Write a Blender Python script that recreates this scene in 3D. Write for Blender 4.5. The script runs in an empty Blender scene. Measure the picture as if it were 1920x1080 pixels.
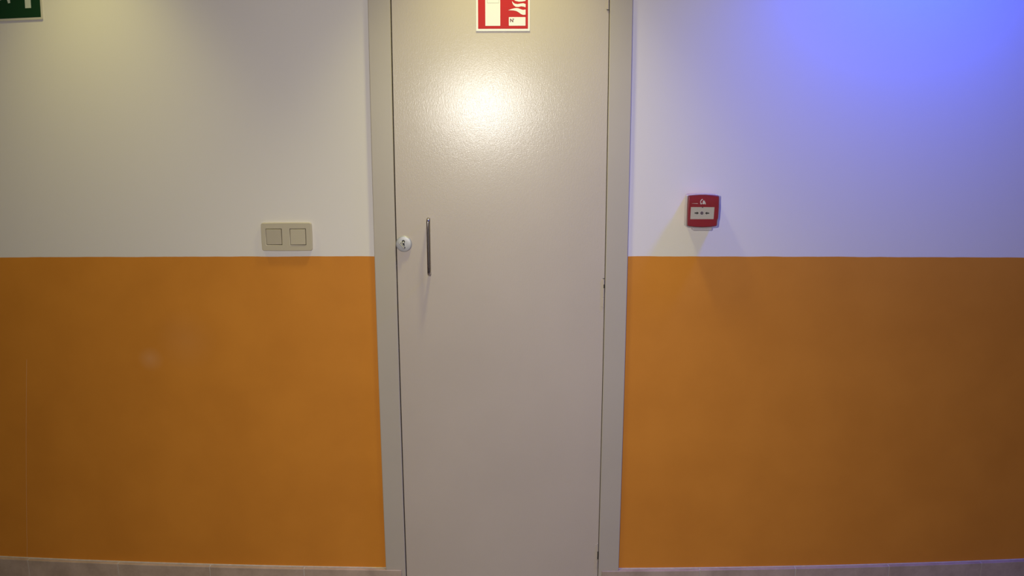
import bpy, bmesh, math, random
from mathutils import Matrix, Vector

# ------------------------------------------------------------------ camera, light, exposure
S = bpy.context.scene
COL = S.collection
random.seed(7)

cam_d = bpy.data.cameras.new('camera')
cam = bpy.data.objects.new('camera', cam_d)
COL.objects.link(cam)
# compact-camera lens with its barrel distortion, written as a lens polynomial (sensor in mm)
cam_d.type = 'PANO'
cam_d.sensor_fit = 'HORIZONTAL'
cam_d.sensor_width = 36.0
cam_d.sensor_height = 20.25
cc = cam_d
cc.panorama_type = 'FISHEYE_LENS_POLYNOMIAL'
cc.fisheye_fov = math.radians(170)
cc.fisheye_polynomial_k0 = 0.0
cc.fisheye_polynomial_k1 = -0.033299379569583655
cc.fisheye_polynomial_k2 = -1.5323429599928062e-05
cc.fisheye_polynomial_k3 = 1.1169465645450688e-05
cc.fisheye_polynomial_k4 = -1.7494442254027256e-07
RX = (0.9999765477861485, 0.006789526811655647, -0.0008978882838569796)
FW = (-0.006835559121594706, 0.9813523726060077, -0.19209579878814248)
UP = (-0.000423094778580318, 0.19209743128483822, 0.9813757679322305)
CAM = Vector((0, -2.5, 1.495))
m = Matrix.Identity(4)
for i in range(3):
    m[i][0] = RX[i]; m[i][1] = UP[i]; m[i][2] = -FW[i]; m[i][3] = CAM[i]
cam.matrix_world = m
S.camera = cam

S.view_settings.view_transform = 'Standard'
S.view_settings.look = 'None'
S.view_settings.gamma = 1
S.view_settings.use_curve_mapping = False
S.view_settings.exposure = 0.0

world = bpy.data.worlds.new('world')
S.world = world
world.use_nodes = True
world.node_tree.nodes['Background'].inputs[0].default_value = (0.0, 0.0, 0.0, 1)
world.node_tree.nodes['Background'].inputs[1].default_value = 0.0

# the camera's flash (a small bright window beside the lens)
fl = bpy.data.lights.new('camera_flash', 'AREA')
fl.shape = 'RECTANGLE'; fl.size = 0.075; fl.size_y = 0.05
fl.energy = 14.8; fl.color = (1.0, 0.965, 0.92); fl.spread = math.radians(130)
flo = bpy.data.objects.new('camera_flash', fl)
COL.objects.link(flo)
fm = m @ Matrix.Rotation(math.radians(-7), 4, 'Y') @ Matrix.Rotation(math.radians(-7), 4, 'X'); fm.translation = Vector((-0.19, -2.44, 1.585))
flo.matrix_world = fm

# recessed ceiling spots in a row close to the wall: two warm ones, one blue
LAMP_Y = -0.276
for nm, x, z, col, e, size in (('warm_ceiling_spot', -1.24, 2.45, (1.0, 0.94, 0.32), 30.0, 76),
                               ('warm_ceiling_spot', -0.045, 2.45, (1.0, 0.96, 0.38), 52.0, 82),
                               ('blue_ceiling_spot', 1.13, 2.45, (0.0, 0.06, 1.0), 112.0, 125)):
    d = bpy.data.lights.new(nm, 'SPOT')
    d.energy = e; d.color = col; d.spot_size = math.radians(size); d.spot_blend = 1.0; d.shadow_soft_size = 0.09 if 'blue' in nm else 0.065
    o = bpy.data.objects.new(nm, d)
    COL.objects.link(o)
    o.location = (x, LAMP_Y, z)


# ------------------------------------------------------------------ materials
def new_mat(name):
    mt = bpy.data.materials.new(name)
    mt.use_nodes = True
    nt = mt.node_tree
    return mt, nt, nt.nodes['Principled BSDF']


def N(nt, t, **kw):
    n = nt.nodes.new(t)
    for k, v in kw.items():
        setattr(n, k, v)
    return n


def plain(name, col, rough=0.5, metal=0.0, spec=0.5, bump=0.0, bscale=400.0, vary=0.0, vscale=8.0, coat=0.0):
    mt, nt, b = new_mat(name)
    b.inputs['Base Color'].default_value = (*col, 1)
    b.inputs['Roughness'].default_value = rough
    b.inputs['Metallic'].default_value = metal
    b.inputs['Specular IOR Level'].default_value = spec
    b.inputs['Coat Weight'].default_value = coat
    b.inputs['Coat Roughness'].default_value = 0.08
    tc = N(nt, 'ShaderNodeTexCoord')
    if vary:
        no = N(nt, 'ShaderNodeTexNoise'); no.inputs['Scale'].default_value = vscale; no.inputs['Detail'].default_value = 5
        nt.links.new(tc.outputs['Object'], no.inputs['Vector'])
        rp = N(nt, 'ShaderNodeValToRGB')
        rp.color_ramp.elements[0].position = 0.3; rp.color_ramp.elements[1].position = 0.7
        rp.color_ramp.elements[0].color = (*[c * (1 - vary) for c in col], 1)
        rp.color_ramp.elements[1].color = (*[min(1, c * (1 + vary)) for c in col], 1)
        nt.links.new(no.outputs['Fac'], rp.inputs['Fac'])
        nt.links.new(rp.outputs['Color'], b.inputs['Base Color'])
    if bump:
        no = N(nt, 'ShaderNodeTexNoise'); no.inputs['Scale'].default_value = bscale; no.inputs['Detail'].default_value = 2
        nt.links.new(tc.outputs['Object'], no.inputs['Vector'])
        bp = N(nt, 'ShaderNodeBump'); bp.inputs['Strength'].default_value = bump; bp.inputs['Distance'].default_value = 0.001
        nt.links.new(no.outputs['Fac'], bp.inputs['Height'])
        nt.links.new(bp.outputs['Normal'], b.inputs['Normal'])
    return mt


def math_node(nt, op, a, b=None, c=None, clamp=False):
    n = N(nt, 'ShaderNodeMath', operation=op)
    n.use_clamp = clamp
    for i, v in enumerate((a, b, c)):
        if v is None:
            continue
        if isinstance(v, (int, float)):
            n.inputs[i].default_value = v
        else:
            nt.links.new(v, n.inputs[i])
    return n.outputs[0]


WHITE = (0.78, 0.73, 0.685)
ORANGE = (0.665, 0.248, 0.026)


def wall_paint():
    """white above a hand-cut line 1.10 m up, orange below; a hairline crack and a few faint scuffs"""
    mt, nt, b = new_mat('two_tone_wall_paint')
    tc = N(nt, 'ShaderNodeTexCoord')
    sp = N(nt, 'ShaderNodeSeparateXYZ')
    nt.links.new(tc.outputs['Object'], sp.inputs[0])
    x, z = sp.outputs['X'], sp.outputs['Z']
    wob = N(nt, 'ShaderNodeTexNoise'); wob.inputs['Scale'].default_value = 9; wob.inputs['Detail'].default_value = 4
    nt.links.new(tc.outputs['Object'], wob.inputs['Vector'])
    w = math_node(nt, 'MULTIPLY_ADD', wob.outputs['Fac'], 0.005, -0.0025)
    line = math_node(nt, 'ADD', z, w)
    up = math_node(nt, 'MULTIPLY_ADD', math_node(nt, 'SUBTRACT', line, 1.1015), 900.0, 0.5, clamp=True)
    # orange with a little roller mottling
    mot = N(nt, 'ShaderNodeTexNoise'); mot.inputs['Scale'].default_value = 5; mot.inputs['Detail'].default_value = 6
    nt.links.new(tc.outputs['Object'], mot.inputs['Vector'])
    ro = N(nt, 'ShaderNodeValToRGB')
    ro.color_ramp.elements[0].position = 0.35; ro.color_ramp.elements[1].position = 0.65
    ro.color_ramp.elements[0].color = (ORANGE[0] * .96, ORANGE[1] * .95, ORANGE[2] * .95, 1)
    ro.color_ramp.elements[1].color = (ORANGE[0] * 1.04, ORANGE[1] * 1.05, ORANGE[2] * 1.1, 1)
    nt.links.new(mot.outputs['Fac'], ro.inputs['Fac'])
    # crack: leans from (-1.552, .765) to (-1.646, .086)
    sl = (-1.5519 + 1.6456) / (0.7645 - 0.0856)
    cx = math_node(nt, 'MULTIPLY_ADD', z, sl, -1.6456 - 0.0856 * sl)
    cr_n = N(nt, 'ShaderNodeTexNoise'); cr_n.inputs['Scale'].default_value = 25
    nt.links.new(tc.outputs['Object'], cr_n.inputs['Vector'])
    cx = math_node(nt, 'ADD', cx, math_node(nt, 'MULTIPLY_ADD', cr_n.outputs['Fac'], 0.003, -0.0015))
    dist = math_node(nt, 'ABSOLUTE', math_node(nt, 'SUBTRACT', x, cx))
    crack = math_node(nt, 'LESS_THAN', dist, 0.0010)
    crack = math_node(nt, 'MULTIPLY', crack, math_node(nt, 'LESS_THAN', z, 0.775))
    crack = math_node(nt, 'MULTIPLY', crack, 0.20)
    # scuffs on the orange
    def blob(px, pz, r, amt):
        dx = math_node(nt, 'SUBTRACT', x, px); dz = math_node(nt, 'SUBTRACT', z, pz)
        q = math_node(nt, 'SQRT', math_node(nt, 'ADD', math_node(nt, 'MULTIPLY', dx, dx), math_node(nt, 'MULTIPLY', dz, dz)))
        q = math_node(nt, 'ADD', q, math_node(nt, 'MULTIPLY_ADD', wob.outputs['Fac'], 0.03, -0.015))
        return math_node(nt, 'MULTIPLY', math_node(nt, 'SUBTRACT', 1.0, math_node(nt, 'DIVIDE', q, r), clamp=True), amt)
    sc = math_node(nt, 'ADD', blob(-1.141, 0.782, 0.045, 0.14), blob(-1.02, 0.84, 0.10, 0.04))
    sc = math_node(nt, 'ADD', sc, crack, clamp=True)
    m1 = N(nt, 'ShaderNodeMixRGB'); m1.inputs['Color2'].default_value = (0.80, 0.62, 0.45, 1)
    nt.links.new(sc, m1.inputs['Fac']); nt.links.new(ro.outputs['Color'], m1.inputs['Color1'])
    m2 = N(nt, 'ShaderNodeMixRGB'); m2.inputs['Color2'].default_value = (*WHITE, 1)
    nt.links.new(up, m2.inputs['Fac']); nt.links.new(m1.outputs['Color'], m2.inputs['Color1'])
    nt.links.new(m2.outputs['Color'], b.inputs['Base Color'])
    b.inputs['Roughness'].default_value = 0.6
    b.inputs['Specular IOR Level'].default_value = 0.25
    bn = N(nt, 'ShaderNodeTexNoise'); bn.inputs['Scale'].default_value = 260; bn.inputs['Detail'].default_value = 3
    nt.links.new(tc.outputs['Object'], bn.inputs['Vector'])
    bp = N(nt, 'ShaderNodeBump'); bp.inputs['Strength'].default_value = 0.12; bp.inputs['Distance'].default_value = 0.001
    nt.links.new(bn.outputs['Fac'], bp.inputs['Height'])
    nt.links.new(bp.outputs['Normal'], b.inputs['Normal'])
    return mt


def door_paint(name, col, rough, bump, coat=0.0):
    """satin paint brushed vertically, with roller pimples"""
    mt, nt, b = new_mat(name)
    b.inputs['Base Color'].default_value = (*col, 1)
    b.inputs['Roughness'].default_value = rough
    b.inputs['Specular IOR Level'].default_value = 0.5
    b.inputs['Coat Weight'].default_value = coat
    b.inputs['Coat Roughness'].default_value = 0.17
    tc = N(nt, 'ShaderNodeTexCoord')
    mp = N(nt, 'ShaderNodeMapping'); mp.inputs['Scale'].default_value = (1, 1, 0.22)
    nt.links.new(tc.outputs['Object'], mp.inputs['Vector'])
    n1 = N(nt, 'ShaderNodeTexNoise'); n1.inputs['Scale'].default_value = 450; n1.inputs['Detail'].default_value = 3
    nt.links.new(mp.outputs['Vector'], n1.inputs['Vector'])
    n2 = N(nt, 'ShaderNodeTexNoise'); n2.inputs['Scale'].default_value = 520; n2.inputs['Detail'].default_value = 2
    nt.links.new(tc.outputs['Object'], n2.inputs['Vector'])
    h = math_node(nt, 'ADD', math_node(nt, 'MULTIPLY', n1.outputs['Fac'], 0.6), math_node(nt, 'MULTIPLY', n2.outputs['Fac'], 0.7))
    bp = N(nt, 'ShaderNodeBump'); bp.inputs['Strength'].default_value = bump; bp.inputs['Distance'].default_value = 0.001
    nt.links.new(h, bp.inputs['Height'])
    nt.links.new(bp.outputs['Normal'], b.inputs['Normal'])
    bc = N(nt, 'ShaderNodeBump'); bc.inputs['Strength'].default_value = bump * 1.05; bc.inputs['Distance'].default_value = 0.001
    nt.links.new(h, bc.inputs['Height'])
    nt.links.new(bc.outputs['Normal'], b.inputs['Coat Normal'])
    # faint blotches of older paint
    n3 = N(nt, 'ShaderNodeTexNoise'); n3.inputs['Scale'].default_value = 3.5; n3.inputs['Detail'].default_value = 4
    nt.links.new(tc.outputs['Object'], n3.inputs['Vector'])
    rp = N(nt, 'ShaderNodeValToRGB')
    rp.color_ramp.elements[0].position = 0.35; rp.color_ramp.elements[1].position = 0.65
    rp.color_ramp.elements[0].color = (*[c * .975 for c in col], 1)
    rp.color_ramp.elements[1].color = (*[c * 1.02 for c in col], 1)
    nt.links.new(n3.outputs['Fac'], rp.inputs['Fac'])
    nt.links.new(rp.outputs['Color'], b.inputs['Base Color'])
    return mt


def tile_mat():
    mt, nt, b = new_mat('brown_stoneware')
    tc = N(nt, 'ShaderNodeTexCoord')
    no = N(nt, 'ShaderNodeTexNoise'); no.inputs['Scale'].default_value = 14; no.inputs['Detail'].default_value = 7; no.inputs['Roughness'].default_value = 0.65
    nt.links.new(tc.outputs['Object'], no.inputs['Vector'])
    rp = N(nt, 'ShaderNodeValToRGB')
    e = rp.color_ramp.elements
    e[0].position = 0.28; e[0].color = (0.37, 0.275, 0.21, 1)
    e[1].position = 0.72; e[1].color = (0.56, 0.43, 0.345, 1)
    nt.links.new(no.outputs['Fac'], rp.inputs['Fac'])
    nt.links.new(rp.outputs['Color'], b.inputs['Base Color'])
    b.inputs['Roughness'].default_value = 0.42
    bp = N(nt, 'ShaderNodeBump'); bp.inputs['Strength'].default_value = 0.1; bp.inputs['Distance'].default_value = 0.001
    nt.links.new(no.outputs['Fac'], bp.inputs['Height'])
    nt.links.new(bp.outputs['Normal'], b.inputs['Normal'])
    return mt


def clear_mat(name, tint, amount):
    mt = bpy.data.materials.new(name); mt.use_nodes = True
    nt = mt.node_tree
    out = nt.nodes['Material Output']; b = nt.nodes['Principled BSDF']
    b.inputs['Base Color'].default_value = (*tint, 1)
    b.inputs['Roughness'].default_value = 0.12
    tr = N(nt, 'ShaderNodeBsdfTransparent')
    mx = N(nt, 'ShaderNodeMixShader')
    mx.inputs[0].default_value = amount
    if amount < 0.2:      # a clean sheet: only its gloss adds to what lies behind
        b = N(nt, 'ShaderNodeBsdfGlossy'); b.inputs['Roughness'].default_value = 0.08
        fr_ = N(nt, 'ShaderNodeFresnel'); fr_.inputs['IOR'].default_value = 1.45
        nt.links.new(fr_.outputs[0], mx.inputs[0])
    nt.links.new(tr.outputs[0], mx.inputs[1]); nt.links.new(b.outputs[0], mx.inputs[2])
    nt.links.new(mx.outputs[0], out.inputs['Surface'])
    return mt


DOOR_C = (0.545, 0.467, 0.392)
M = dict(
    wall=wall_paint(),
    ceiling=plain('white_ceiling_paint', (0.7, 0.69, 0.67), 0.7, bump=0.1),
    floor=plain('beige_floor', (0.33, 0.28, 0.23), 0.35, vary=0.1),
    plain_wall=plain('cream_wall_paint', (0.6, 0.57, 0.52), 0.7, bump=0.1),
    door=door_paint('satin_beige_door_paint', DOOR_C, 0.42, 0.20, 0.46),
    frame=door_paint('satin_beige_frame_paint', (0.495, 0.438, 0.365), 0.38, 0.09, 0.35),
    tile=tile_mat(),
    grout=plain('pale_grout', (0.62, 0.56, 0.49), 0.85, bump=0.3, bscale=600, vary=0.1, vscale=60),
    steel=plain('brushed_nickel', (0.46, 0.455, 0.46), 0.42, metal=0.25, bump=0.05, bscale=900),
    chrome=plain('polished_steel', (0.42, 0.38, 0.36), 0.25, metal=1.0, bump=0.02),
    brass=plain('worn_cylinder_metal', (0.62, 0.60, 0.54), 0.3, metal=0.6, bump=0.05),
    black=plain('black_recess', (0.008, 0.007, 0.006), 0.6, bump=0.02),
    switch=plain('cream_switch_plastic', (0.54, 0.475, 0.355), 0.36, bump=0.03, bscale=900),
    rocker=plain('cream_rocker_plastic', (0.53, 0.465, 0.345), 0.34, bump=0.03, bscale=900),
    red=plain('red_plastic', (0.34, 0.024, 0.036), 0.3, bump=0.02, coat=0.3),
    panel=plain('grey_white_panel', (0.60, 0.55, 0.51), 0.4, bump=0.03),
    ink=plain('black_ink', (0.02, 0.017, 0.017), 0.5, bump=0.02),
    violet=plain('dark_violet_ink', (0.06, 0.03, 0.10), 0.5, bump=0.02),
    white_ink=plain('white_ink', (0.72, 0.68, 0.68), 0.5, bump=0.02),
    clear=clear_mat('clear_polycarbonate', (0.75, 0.74, 0.76), 0.16),
    clear_edge=clear_mat('clear_polycarbonate_edge', (0.80, 0.76, 0.78), 0.5),
    sign_white=plain('white_sign_plastic', (0.80, 0.79, 0.80), 0.35, bump=0.02),
    sign_red=plain('signal_red_print', (0.50, 0.012, 0.014), 0.5, spec=0.25, bump=0.02),
    sign_ink=plain('dark_red_lettering', (0.14, 0.02, 0.015), 0.5, bump=0.02),
    sign_grey=plain('grey_outline', (0.30, 0.27, 0.2), 0.5, bump=0.02),
    green=plain('signal_green_print', (0.008, 0.045, 0.016), 0.35, bump=0.02),
    sign_pale=plain('pale_green_white_print', (0.60, 0.66, 0.56), 0.4, bump=0.02),
    sign_edge=plain('clear_plastic_sign_edge', (0.62, 0.58, 0.50), 0.3, bump=0.02),
)


# ------------------------------------------------------------------ mesh helpers
def add_box(bm, x0, x1, y0, y1, z0, z1, bevel=0.0, seg=2):
    r = bmesh.ops.create_cube(bm, size=1.0)
    vs = r['verts']
    for v in vs:
        v.co = Vector(((x0 + x1) / 2 + v.co.x * (x1 - x0), (y0 + y1) / 2 + v.co.y * (y1 - y0), (z0 + z1) / 2 + v.co.z * (z1 - z0)))
    if bevel:
        es = list({e for v in vs for e in v.link_edges})
        bmesh.ops.bevel(bm, geom=es, offset=bevel, segments=seg, profile=0.5, affect='EDGES')


def link(name, me, mat, parent=None, smooth=False, loc=None):
    me.materials.clear(); me.materials.append(mat)
    if smooth:
        for p in me.polygons:
            p.use_smooth = True
    o = bpy.data.objects.new(name, me)
    COL.objects.link(o)
    if parent is not None:
        o.parent = parent
        o.matrix_parent_inverse = Matrix.Translation(-Vector(parent.location))
    if loc:
        o.location = loc
    return o


def from_bm(name, bm, mat, parent=None, smooth=False):
    me = bpy.data.meshes.new(name)
    bm.normal_update()
    bm.to_mesh(me); bm.free()
    return link(name, me, mat, parent, smooth)


def box(name, x0, x1, y0, y1, z0, z1, mat, parent=None, bevel=0.0, seg=2):
    bm = bmesh.new()
    add_box(bm, x0, x1, y0, y1, z0, z1, bevel, seg)
    return from_bm(name, bm, mat, parent)


def curve_mesh(cu):
    t = bpy.data.objects.new('outline', cu)
    COL.objects.link(t)
    dg = bpy.context.evaluated_depsgraph_get()
    me = bpy.data.meshes.new_from_object(t.evaluated_get(dg), depsgraph=dg)
    bpy.data.objects.remove(t); bpy.data.curves.remove(cu)
    return me


def plate(name, loops, y_back, y_front, mat, parent=None, bevel=0.0, seg=2):
    """loops of (x, z) outlines, holes included, extruded from y_back towards the viewer at y_front"""
    cu = bpy.data.curves.new(name, 'CURVE')
    cu.dimensions = '2D'; cu.fill_mode = 'BOTH'
    for lp in loops:
        sp = cu.splines.new('POLY'); sp.points.add(len(lp) - 1); sp.use_cyclic_u = True
        for p, (x, z) in zip(sp.points, lp):
            p.co = (x, z, 0, 1)
    th = y_back - y_front
    cu.extrude = th / 2 - bevel
    cu.bevel_depth = bevel; cu.bevel_resolution = seg; cu.offset = -bevel
    me = curve_mesh(cu)
    mid = (y_back + y_front) / 2
    for v in me.vertices:
        x, z, d = v.co
        v.co = (x, mid - d, z)
    return link(name, me, mat, parent)


def letters(name, text, x, z, size, y_front, mat, parent, depth=0.0003):
    cu = bpy.data.curves.new(name, 'FONT')
    cu.body = text; cu.size = size; cu.extrude = depth / 2; cu.offset = 0.0005
    me = curve_mesh(cu)
    for v in me.vertices:
        a, b, d = v.co
        v.co = (x + a, y_front + depth / 2 - d, z + b)
    return link(name, me, mat, parent)


def rrect(x0, x1, z0, z1, r, n=5, bow=0.0, bowz=0.0):
    """rounded rectangle; bow/bowz make the vertical/horizontal sides bulge outwards"""
    pts = []
    for cx, cz, a0 in ((x1 - r, z1 - r, 0), (x0 + r, z1 - r, 90), (x0 + r, z0 + r, 180), (x1 - r, z0 + r, 270)):
        for k in range(n + 1):
            a = math.radians(a0 + 90 * k / n)
            pts.append((cx + r * math.cos(a), cz + r * math.sin(a)))
        # intermediate points of the next side
        if bow or bowz:
            nxt = {0: ('t',), 90: ('l',), 180: ('b',), 270: ('r',)}[a0][0]
            for k in range(1, 8):
                t = k / 8; q = 4 * t * (1 - t)
                if nxt == 't': pts.append((x1 - r + (x0 - x1 + 2 * r) * t, z1 + bowz * q))
                if nxt == 'l': pts.append((x0 - bow * q, z1 - r + (z0 - z1 + 2 * r) * t))
                if nxt == 'b': pts.append((x0 + r + (x1 - x0 - 2 * r) * t, z0 - bowz * q))
                if nxt == 'r': pts.append((x1 + bow * q, z0 + r + (z1 - z0 - 2 * r) * t))
    return pts


def circ(x, z, r, n=24):
    return [(x + r * math.cos(2 * math.pi * k / n), z + r * math.sin(2 * math.pi * k / n)) for k in range(n)]


def tube(name, pts, r, mat, parent, n=14):
    bm = bmesh.new()
    rings = []
    for i, p in enumerate(pts):
        p = Vector(p)
        t = (Vector(pts[min(i + 1, len(pts) - 1)]) - Vector(pts[max(i - 1, 0)])).normalized()
        a = Vector((1, 0, 0)); b = t.cross(a).normalized()
        rings.append([bm.verts.new(p + a * (r * math.cos(2 * math.pi * k / n)) + b * (r * math.sin(2 * math.pi * k / n))) for k in range(n)])
    for r0, r1 in zip(rings, rings[1:]):
        for k in range(n):
            bm.faces.new((r0[k], r0[(k + 1) % n], r1[(k + 1) % n], r1[k]))
    bm.faces.new(rings[0][::-1]); bm.faces.new(rings[-1])
    bmesh.ops.recalc_face_normals(bm, faces=bm.faces)
    return from_bm(name, bm, mat, parent, True)


def lathe(name, prof, x, z, mat, parent, n=48):
    """prof: (radius, y) from the rim to the centre, axis along y"""
    bm = bmesh.new()
    rings = []
    for r, y in prof:
        if r < 1e-6:
            rings.append([bm.verts.new((x, y, z))])
        else:
            rings.append([bm.verts.new((x + r * math.cos(2 * math.pi * k / n), y, z + r * math.sin(2 * math.pi * k / n))) for k in range(n)])
    for a, b in zip(rings, rings[1:]):
        for k in range(n):
            if len(b) == 1:
                bm.faces.new((a[k], a[(k + 1) % n], b[0]))
            else:
                bm.faces.new((a[k], a[(k + 1) % n], b[(k + 1) % n], b[k]))
    bm.faces.new(rings[0][::-1])
    bmesh.ops.recalc_face_normals(bm, faces=bm.faces)
    return from_bm(name, bm, mat, parent, True)


def empty(name, loc):
    o = bpy.data.objects.new(name, None)
    o.empty_display_size = 0.05
    COL.objects.link(o)
    o.location = loc
    return o


def tag(o, label, cat=None, group=None, kind=None):
    o['label'] = label
    if cat: o['category'] = cat
    if group: o['group'] = group
    if kind: o['kind'] = kind
    return o


# ------------------------------------------------------------------ the corridor shell
H = 2.50
XL, XR, YB = -7.0, 7.0, -3.3
FL, FR = -0.4250, 0.3250          # outer edges of the door frame
JL, JR = -0.3606, 0.2592          # its inner edges
OL, OR_, OT = -0.4105, 0.3105, 2.075   # opening in the wall
FACE = -0.012                     # front of the frame

bm = bmesh.new()
add_box(bm, XL, OL, 0, 0.14, 0, H)
add_box(bm, OR_, XR, 0, 0.14, 0, H)
add_box(bm, OL, OR_, 0, 0.14, OT, H)
tag(from_bm('wall_back', bm, M['wall']), 'corridor wall painted white above and orange below', kind='structure')
tag(box('floor', XL, XR, YB, 0.14, -0.1, 0, M['floor']), 'floor of the corridor', kind='structure')
tag(box('ceiling', XL, XR, YB, 0.14, H, H + 0.1, M['ceiling']), 'white ceiling of the corridor', kind='structure')
tag(box('wall_front', XL, XR, YB - 0.1, YB, 0, H, M['plain_wall']), 'corridor wall facing the door', kind='structure')

# door frame
fr = empty('trim_1', (-0.05, 0, 0))
tag(fr, 'flat beige painted frame around the narrow door', kind='structure')


def jamb(x_out, x_in, x_open):
    bm = bmesh.new()
    lo, hi = sorted((x_out, x_in))
    add_box(bm, lo, hi, FACE, -0.0002, 0, 2.0995, 0.0024, 3)
    lo, hi = sorted((x_open, x_in))
    add_box(bm, lo, hi, -0.0015, 0.135, 0, 2.06)
    s = 0.012 if x_in < 0 else -0.012
    lo, hi = sorted((x_in, x_in + s))
    add_box(bm, lo, hi, 0.0335, 0.10, 0, 2.06)          # the rebate that the leaf closes against
    return from_bm('jamb', bm, M['frame'], fr)


jamb(FL, JL, OL + 0.0003)
jamb(FR, JR, OR_ - 0.0003)
bm = bmesh.new()
add_box(bm, JL + 0.0005, JR - 0.0005, FACE, -0.0002, 2.036, 2.0995, 0.0016, 3)
add_box(bm, JL + 0.0005, JR - 0.0005, -0.0015, 0.135, 2.036, 2.0745)
add_box(bm, JL + 0.0005, JR - 0.0005, 0.0335, 0.10, 2.020, 2.037)
from_bm('head', bm, M['frame'], fr)

# door leaf
DF = -0.0105
box('gap_shade_strip', JL - 0.0005, JL + 0.0125, 0.0325, 0.0336, 0.02, 2.03, M['black'], fr)  # black strips added on the rebates as painted shade, to darken the door gaps
box('gap_shade_strip', JR - 0.0125, JR + 0.0005, 0.0325, 0.0336, 0.02, 2.03, M['black'], fr)
door = box('door_1', -0.3578, 0.2575, DF, 0.032, 0.006, 2.033, M['door'], bevel=0.0011, seg=2)
tag(door, 'narrow flush door painted glossy beige, between the orange dadoes', kind='structure')

# lock rose with its cylinder
LX, LZ = -0.3358, 1.1409
rose = lathe('lock_rose', [(0.0236, FACE - 0.0004), (0.0238, FACE - 0.0030), (0.0231, FACE - 0.0046), (0.0218, FACE - 0.0054), (0.0200, FACE - 0.0058), (0.010, FACE - 0.0062), (0, FACE - 0.0064)],
             LX, LZ, M['steel'], door)
tag(rose, 'round brushed silver lock rose')
kx, kz = LX - 0.0008, LZ + 0.0070
slot = []
for k in range(24):
    a = math.radians(-50 + 280 * k / 23)
    slot.append((kx + 0.0048 * math.cos(a), kz + 0.0048 * math.sin(a)))
slot += [(kx - 0.0031, kz - 0.0145), (kx - 0.0015, kz - 0.0165), (kx + 0.0018, kz - 0.0165), (kx + 0.0036, kz - 0.0140)]
kh = plate('keyhole', [slot], FACE - 0.0052, FACE - 0.0067, M['black'], rose)
# cylinder plug and a folded key bit standing in the keyhole
pl = lathe('lock_plug', [(0.0032, FACE - 0.0064), (0.0032, FACE - 0.0090), (0.0024, FACE - 0.0098), (0, FACE - 0.0100)], kx + 0.0002, kz - 0.0022, M['brass'], rose, 20)


def slab(cx, cz, ln, wd, ang):
    c, s = math.cos(ang), math.sin(ang)
    return [(cx + u * c - v * s, cz + u * s + v * c) for u, v in rrect(-ln / 2, ln / 2, -wd / 2, wd / 2, wd * 0.35, 3)]


plate('key_shade_slab', [slab(LX - 0.0044, LZ - 0.0044, 0.0235, 0.0066, math.radians(-49))], FACE - 0.0052, FACE - 0.0066, M['black'], rose)  # added black slab: painted shade that sets off the key bits
plate('key_bit', [slab(LX - 0.0052, LZ - 0.0042, 0.0220, 0.0030, math.radians(-49))], FACE - 0.0062, FACE - 0.0125, M['brass'], rose, 0.0008)
plate('key_bit', [slab(LX - 0.0022, LZ - 0.0030, 0.0150, 0.0021, math.radians(-49))], FACE - 0.0062, FACE - 0.0105, M['brass'], rose, 0.0006)
plate('key_bit', [slab(LX - 0.0090, LZ + 0.0054, 0.0085, 0.0030, math.radians(4))], FACE - 0.0062, FACE - 0.0100, M['brass'], rose, 0.0006)

# slim bow handle
hx, hz0, hz1, hy = -0.2612, 1.0520, 1.2155, -0.038
pts = []
for k in range(7):
    a = math.pi / 2 * k / 6
    pts.append((hx, hy + 0.009 - 0.009 * math.sin(a), hz1 - 0.009 + 0.009 * math.cos(a)))
pts = [(hx, DF + 0.0002, hz1)] + pts
low = [(p[0], p[1], hz0 + hz1 - p[2]) for p in reversed(pts)]
mid = [(hx, hy, hz1 - 0.009 - (hz1 - hz0 - 0.018) * k / 8) for k in range(1, 8)]
tag(tube('door_handle', pts + mid + low, 0.0044, M['chrome'], door, 18), 'slim dark polished bow handle')

# three painted-over hinges in the right-hand gap
for z1 in (1.896, 1.0371, 0.1790):
    bm = bmesh.new()
    L = 0.090
    for a, b in ((0, 0.030), (0.0312, 0.0588), (0.060, L)):
        add_box(bm, 0.2532, 0.2566, -0.0130, -0.0095, z1 - b, z1 - a, 0.0012, 2)
    add_box(bm, 0.2480, 0.2538, -0.0111, -0.0100, z1 - L + 0.004, z1 - 0.004, 0.0004, 1)
    hg = from_bm('hinge', bm, M['door'], door)
    for x0, x1, a, b in {1.896: ((0.2512, 0.2580, 0.0868, 0.0888),), 1.0371: ((0.2545, 0.2580, 0.018, 0.029), (0.2520, 0.2580, 0.0, 0.0012)),
                         0.1790: ((0.2548, 0.2580, 0.030, 0.056),)}[z1]:
        box('hinge_slit_shade', x0, x1, -0.0134, -0.0100, z1 - b, z1 - a, M['black'], hg)  # solid black box in place of the shade in a hinge slit

# ------------------------------------------------------------------ tiled skirting
TB, TF = -0.0126, -0.0185
left_x = [-2.5836, -2.2674, -1.9512, -1.6349, -1.3168, -1.0039, -0.6912, -0.3724]
right_x = [0.2690, 0.5877, 0.9008, 1.2142, 1.5337, 1.8480, 2.1622, 2.4764]


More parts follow.
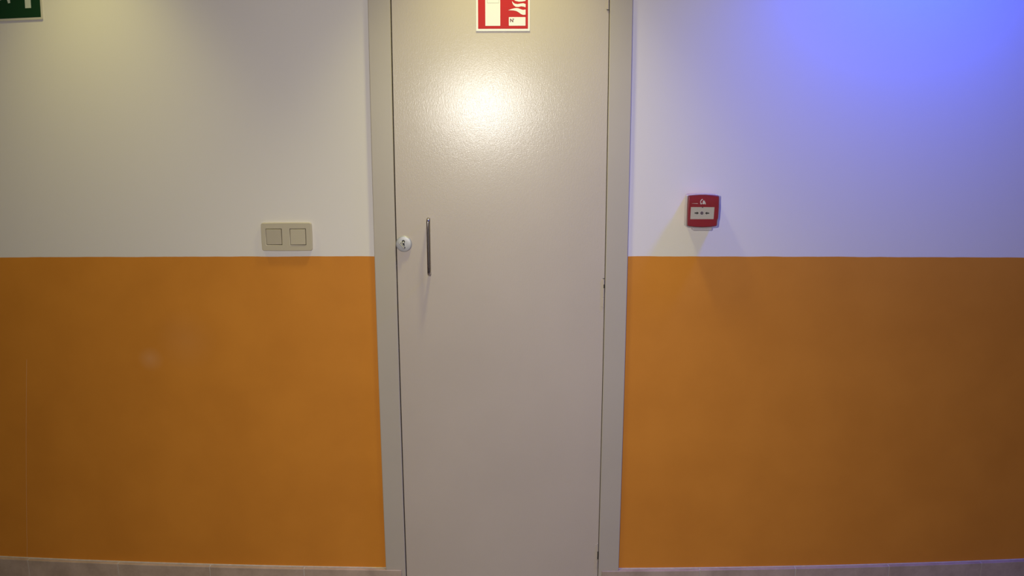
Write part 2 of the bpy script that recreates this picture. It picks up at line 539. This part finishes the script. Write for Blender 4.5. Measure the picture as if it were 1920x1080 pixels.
def skirting(name, xs, xa, xb, label):
    bm = bmesh.new()
    add_box(bm, xa, xb, -0.0040, -0.0001, 0, 0.0846)
    base = from_bm(name, bm, M['grout'])
    tag(base, label, kind='structure')
    for a, b in zip(xs, xs[1:]):
        top = 0.0832 + random.uniform(-0.0007, 0.0007)
        f = TF + random.uniform(-0.0006, 0.0006)
        bm = bmesh.new()
        x0, x1 = a + 0.0013, b - 0.0013
        c0, c1 = max(x0, xa), min(x1, xb)
        add_box(bm, x0, x1, f, -0.0042 if (c0, c1) == (x0, x1) else TB, 0.0015, top, 0.0011, 2)
        if (c0, c1) != (x0, x1):        # the end tile laps over the door frame
            add_box(bm, c0, c1, TB - 0.0005, -0.0042, 0.0015, top - 0.0005)
        from_bm('tile', bm, M['tile'], base)
    bm = bmesh.new()
    for a in xs[1:-1]:
        add_box(bm, a - 0.0013, a + 0.0013, f + 0.0016, -0.0042, 0.0015, 0.0828)
    from_bm('joint_mortar', bm, M['grout'], base)
    return base


skirting('baseboard_left', left_x, -2.59, FL - 0.0002, 'brown stoneware tile skirting left of the door')
skirting('baseboard_right', right_x, FR + 0.0002, 2.48, 'brown stoneware tile skirting right of the door')

# ------------------------------------------------------------------ double light switch
sw = empty('light_switch', (-0.6862, 0, 1.162))
tag(sw, 'cream double light switch plate just above the orange paint, left of the door', 'light switch')
S1 = (-0.7470, -0.7008, 1.1384, 1.1850)
S2 = (-0.6748, -0.6286, 1.1382, 1.1850)


def rr(s, g=0.0):
    return [(s[0] - g, s[2] - g), (s[1] + g, s[2] - g), (s[1] + g, s[3] + g), (s[0] - g, s[3] + g)]


plate('cover_plate', [rrect(-0.7618, -0.6106, 1.1203, 1.2032, 0.0055, 5, 0.0008, 0.0006), rr(S1, 0.0008), rr(S2, 0.0008)],
      -0.0002, -0.0100, M['switch'], sw, 0.0016, 3)
box('inner_housing', -0.752, -0.622, -0.0030, -0.0003, 1.134, 1.189, M['black'], sw)


def rocker(s, tilt):
    """a square key; tilt > 0 pushes its lower edge in"""
    bm = bmesh.new()
    add_box(bm, s[0] + .0005, s[1] - .0005, -0.0108, -0.0032, s[2] + .0005, s[3] - .0005, 0.0008, 2)
    zc = (s[2] + s[3]) / 2
    for v in bm.verts:
        if v.co.y < -0.006:
            v.co.y -= (v.co.z - zc) / (s[3] - s[2]) * tilt
    return from_bm('rocker', bm, M['rocker'], sw)


rocker(S1, 0.0030)
rocker(S2, -0.0012)

# ------------------------------------------------------------------ fire alarm call point
cp = empty('fire_call_point', (0.5340, 0, 1.241))
tag(cp, 'red square break-glass fire alarm call point on the white wall', 'alarm button')


def cp_outline(x0, x1, z0, z1, zs, step, bowz, r):
    """square with bowed top and bottom, its right side stepping in below zs"""
    p = []
    n = 10
    for k in range(n + 1):      # top, left to right
        t = k / n; p.append((x0 + r + (x1 - x0 - 2 * r) * t, z1 - bowz + bowz * 4 * t * (1 - t)))
    p.append((x1 - r * 0.3, z1 - bowz - r * 0.3))
    p += [(x1, z1 - bowz - r), (x1 + 0.0006, (z1 + zs) / 2), (x1 - 0.0006, zs + 0.003), (x1 - step, zs)]
    p.append((x1 - step - 0.001, z0 + bowz + r)); p.append((x1 - step - 0.001 - r * .3, z0 + bowz + r * .3))
    for k in range(n + 1):      # bottom, right to left
        t = k / n; p.append((x1 - step - 0.001 - r + (x0 - x1 + step + 0.001 + 2 * r) * t, z0 + bowz - bowz * 4 * t * (1 - t)))
    p.append((x0 + r * .3, z0 + bowz + r * .3))
    p += [(x0, z0 + bowz + r), (x0 - 0.0004, (z0 + z1) / 2), (x0, z1 - bowz - r), (x0 + r * .3, z1 - bowz - r * .3)]
    return p


plate('back_box', [cp_outline(0.4925, 0.5815, 1.1975, 1.2895, 1.2185, 0.0026, 0.002, 0.004)], -0.0003, -0.034, M['red'], cp, 0.002)
plate('housing', [cp_outline(0.4922, 0.5808, 1.1950, 1.2880, 1.2170, 0.0028, 0.0032, 0.003)], -0.030, -0.0460, M['red'], cp, 0.0022, 3)
ip = plate('press_panel', [[(0.4990, 1.2180), (0.5672, 1.2182), (0.5685, 1.2530), (0.4998, 1.2530)]], -0.0455, -0.0468, M['panel'], cp, 0.0003)
tag(ip, 'greyish white press panel with arrows and a dot')
PY = -0.0468


def arrow(x0, x1, z, flip):
    h = 0.0042
    xm = x0 + (x1 - x0) * 0.50
    pts = [(x0, z - 0.0017), (xm, z - 0.0017), (xm, z - h), (x1, z), (xm, z + h), (xm, z + 0.0017), (x0, z + 0.0017)]
    if flip:
        pts = [(x0 + x1 - a, b) for a, b in pts][::-1]
    return plate('arrow', [pts], PY + 0.0001, PY - 0.0003, M['ink'], ip)


arrow(0.5110, 0.5234, 1.2358, False)
arrow(0.5412, 0.5536, 1.2356, True)
plate('dot', [circ(0.5322, 1.2357, 0.0044)], PY + 0.0001, PY - 0.0003, M['violet'], ip)
plate('dot_centre', [circ(0.5324, 1.2357, 0.0017, 12)], PY - 0.0002, PY - 0.0005, M['sign_grey'], ip)
plate('reset_notch', [[(0.5310, 1.2514), (0.5362, 1.2514), (0.5345, 1.2540), (0.5325, 1.2540)]], PY + 0.0003, PY - 0.0004, M['ink'], ip)
# pictogram of a curved hand shape beside flames
LY = -0.0460
arc = [(0.5330, 1.2768), (0.5296, 1.2752), (0.5268, 1.2716), (0.5262, 1.2664), (0.5274, 1.2618), (0.5300, 1.2606), (0.5318, 1.2630),
       (0.5310, 1.2662), (0.5298, 1.2640), (0.5284, 1.2652), (0.5282, 1.2690), (0.5300, 1.2722), (0.5334, 1.2740)]
plate('symbol', [arc], LY + 0.0001, LY - 0.0003, M['white_ink'], cp)
flm = [(0.5325, 1.2622), (0.5340, 1.2660), (0.5336, 1.2690), (0.5364, 1.2738), (0.5372, 1.2704), (0.5392, 1.2722), (0.5400, 1.2684), (0.5422, 1.2660),
       (0.5430, 1.2616), (0.5404, 1.2608), (0.5396, 1.2640), (0.5380, 1.2612)]
plate('symbol', [flm], LY + 0.0001, LY - 0.0003, M['white_ink'], cp)
bm = bmesh.new()
for a, b in ((0.5030, 0.5040), (0.5062, 0.5082), (0.5092, 0.5104), (0.5112, 0.5130), (0.5136, 0.5168), (0.5172, 0.5196)):
    add_box(bm, a, b, LY - 0.0003, LY + 0.0001, 1.2628, 1.2641)
from_bm('small_print', bm, M['white_ink'], cp)
# clear hinged guard: a rim round the housing and a thin front sheet, with its lip below
out = cp_outline(0.4866, 0.5826, 1.1922, 1.2908, 1.2155, 0.0020, 0.0032, 0.003)
inn = cp_outline(0.4884, 0.5812, 1.1940, 1.2890, 1.2160, 0.0022, 0.0032, 0.003)
gd = plate('clear_guard', [out, inn], -0.020, -0.0480, M['clear_edge'], cp, 0.0006)
tag(gd, 'clear plastic guard')
plate('front_sheet', [cp_outline(0.4886, 0.5809, 1.1943, 1.2886, 1.2162, 0.0022, 0.0032, 0.003)], -0.0482, -0.0492, M['clear'], gd)
bm = bmesh.new()
add_box(bm, 0.5105, 0.5680, -0.0300, -0.0060, 1.1830, 1.1925, 0.0020, 2)
add_box(bm, 0.5352, 0.5392, -0.0308, -0.0295, 1.1855, 1.1885, 0.0005, 1)
tag(from_bm('guard_lip', bm, M['clear_edge'], cp), 'greyish clear lip under the guard')

# ------------------------------------------------------------------ fire extinguisher sign on the door
SY = DF - 0.0003
sg = empty('fire_extinguisher_sign', (-0.0423, DF, 1.85))
tag(sg, 'red and white fire extinguisher sign with flames, stuck on the door', 'sign')
plate('sign_board', [rrect(-0.1183, 0.0340, 1.7488, 1.9560, 0.0012, 3)], SY, SY - 0.0016, M['sign_white'], sg, 0.0003)
F1 = SY - 0.0016
plate('red_panel', [[(-0.1125, 1.7552), (0.0286, 1.7552), (0.0286, 1.9496), (-0.1125, 1.9496)]], F1 + 0.0001, F1 - 0.0002, M['sign_red'], sg)
F2 = F1 - 0.0002


def px(u, v):   # sign-local layout grid, in its own millimetres
    return (-0.0256 + (u - 954) * 0.001505, 1.7873 - (v - 32) * 0.001472)


ext = plate('extinguisher_symbol', [[(-0.0920, 1.7634), (-0.0498, 1.7634), (-0.0498, 1.8720), (-0.0530, 1.8800), (-0.0620, 1.8850), (-0.0640, 1.8960),
                                     (-0.0450, 1.9060), (-0.0450, 1.9120), (-0.0660, 1.9090), (-0.0800, 1.9090), (-0.0960, 1.9000), (-0.1040, 1.8800),
                                     (-0.1040, 1.8480), (-0.0990, 1.8480), (-0.0990, 1.8780), (-0.0930, 1.8920), (-0.0790, 1.8990), (-0.0780, 1.8850),
                                     (-0.0880, 1.8800), (-0.0920, 1.8720)]], F2 + 0.0001, F2 - 0.0002, M['sign_white'], sg)
plate('label_outline', [[(-0.0866, 1.8262), (-0.0534, 1.8262), (-0.0534, 1.8640), (-0.0866, 1.8640)], [(-0.0861, 1.8268), (-0.0539, 1.8268), (-0.0539, 1.8635), (-0.0861, 1.8635)]],
      F2 - 0.0001, F2 - 0.0004, M['sign_grey'], ext)
z12 = lambda pts: [px(860 + u / 12, v / 12) for u, v in pts]
fl_a = z12([(1115, 228), (1180, 203), (1250, 186), (1300, 180), (1350, 188), (1400, 208), (1450, 222), (1505, 212), (1505, 328), (1450, 333), (1400, 315), (1350, 275), (1300, 247), (1240, 234), (1180, 230)])
fl_b = z12([(1200, 22), (1225, 55), (1265, 82), (1320, 92), (1390, 80), (1450, 72), (1505, 88), (1505, 163), (1470, 150), (1410, 140), (1340, 155), (1280, 150), (1235, 115), (1208, 65)])
fl_c = z12([(1200, -60), (1230, -15), (1280, 20), (1350, 36), (1420, 34), (1505, 18), (1505, -60), (1460, -50), (1420, -70), (1380, -160), (1400, -230), (1340, -190), (1290, -110), (1260, -60), (1230, -40)])
for f in (fl_a, fl_b, fl_c):
    plate('flame', [f], F2 + 0.0001, F2 - 0.0002, M['sign_white'], sg)
nb = plate('number_box', [rrect(-0.0256, 0.0215, 1.7636, 1.7874, 0.0014, 3)], F2 + 0.0001, F2 - 0.0002, M['sign_white'], sg)
letters('lettering', 'N', -0.0226, 1.7739, 0.0128, F2 - 0.0004, M['sign_ink'], nb)
plate('lettering', [circ(-0.0118, 1.7818, 0.0013, 12), circ(-0.0118, 1.7818, 0.0007, 12)], F2 - 0.0001, F2 - 0.0004, M['sign_ink'], nb)

# ------------------------------------------------------------------ green emergency exit sign, top left
gs = empty('exit_sign', (-1.545, 0, 1.81))
tag(gs, 'dark green emergency exit sign with pale figure, high on the wall at far left', 'sign')
plate('sign_board', [rrect(-1.695, -1.3946, 1.8095, 1.9600, 0.003, 4)], -0.0002, -0.0027, M['sign_edge'], gs, 0.0006)
G1 = -0.0027
plate('green_panel', [[(-1.690, 1.8165), (-1.4002, 1.8165), (-1.4002, 1.9540), (-1.690, 1.9540)]], G1 + 0.0001, G1 - 0.0002, M['green'], gs)
G2 = G1 - 0.0002
plate('doorway_symbol', [[(-1.4482, 1.8440), (-1.4295, 1.8440), (-1.4295, 1.9440), (-1.5400, 1.9440), (-1.5400, 1.9300), (-1.4482, 1.9300)]], G2 + 0.0001, G2 - 0.0002, M['sign_pale'], gs)
man = [(-1.5020, 1.8605), (-1.4950, 1.8612), (-1.4960, 1.8760), (-1.5060, 1.8860), (-1.5000, 1.9040), (-1.4820, 1.8960), (-1.4790, 1.9020), (-1.4980, 1.9140),
       (-1.5160, 1.9140), (-1.5340, 1.9060), (-1.5400, 1.8920), (-1.5340, 1.8900), (-1.5280, 1.9000), (-1.5200, 1.9020), (-1.5260, 1.8820), (-1.5460, 1.8740),
       (-1.5460, 1.8660), (-1.5200, 1.8720), (-1.5080, 1.8780), (-1.5050, 1.8720)]
plate('running_figure', [man], G2 + 0.0001, G2 - 0.0002, M['sign_pale'], gs)
plate('running_figure', [circ(-1.5010, 1.9225, 0.0065, 16)], G2 + 0.0001, G2 - 0.0002, M['sign_pale'], gs)
plate('arrow', [[(-1.600, 1.875), (-1.600, 1.895), (-1.640, 1.895), (-1.640, 1.910), (-1.675, 1.885), (-1.640, 1.860), (-1.640, 1.875)]], G2 + 0.0001, G2 - 0.0002, M['sign_pale'], gs)
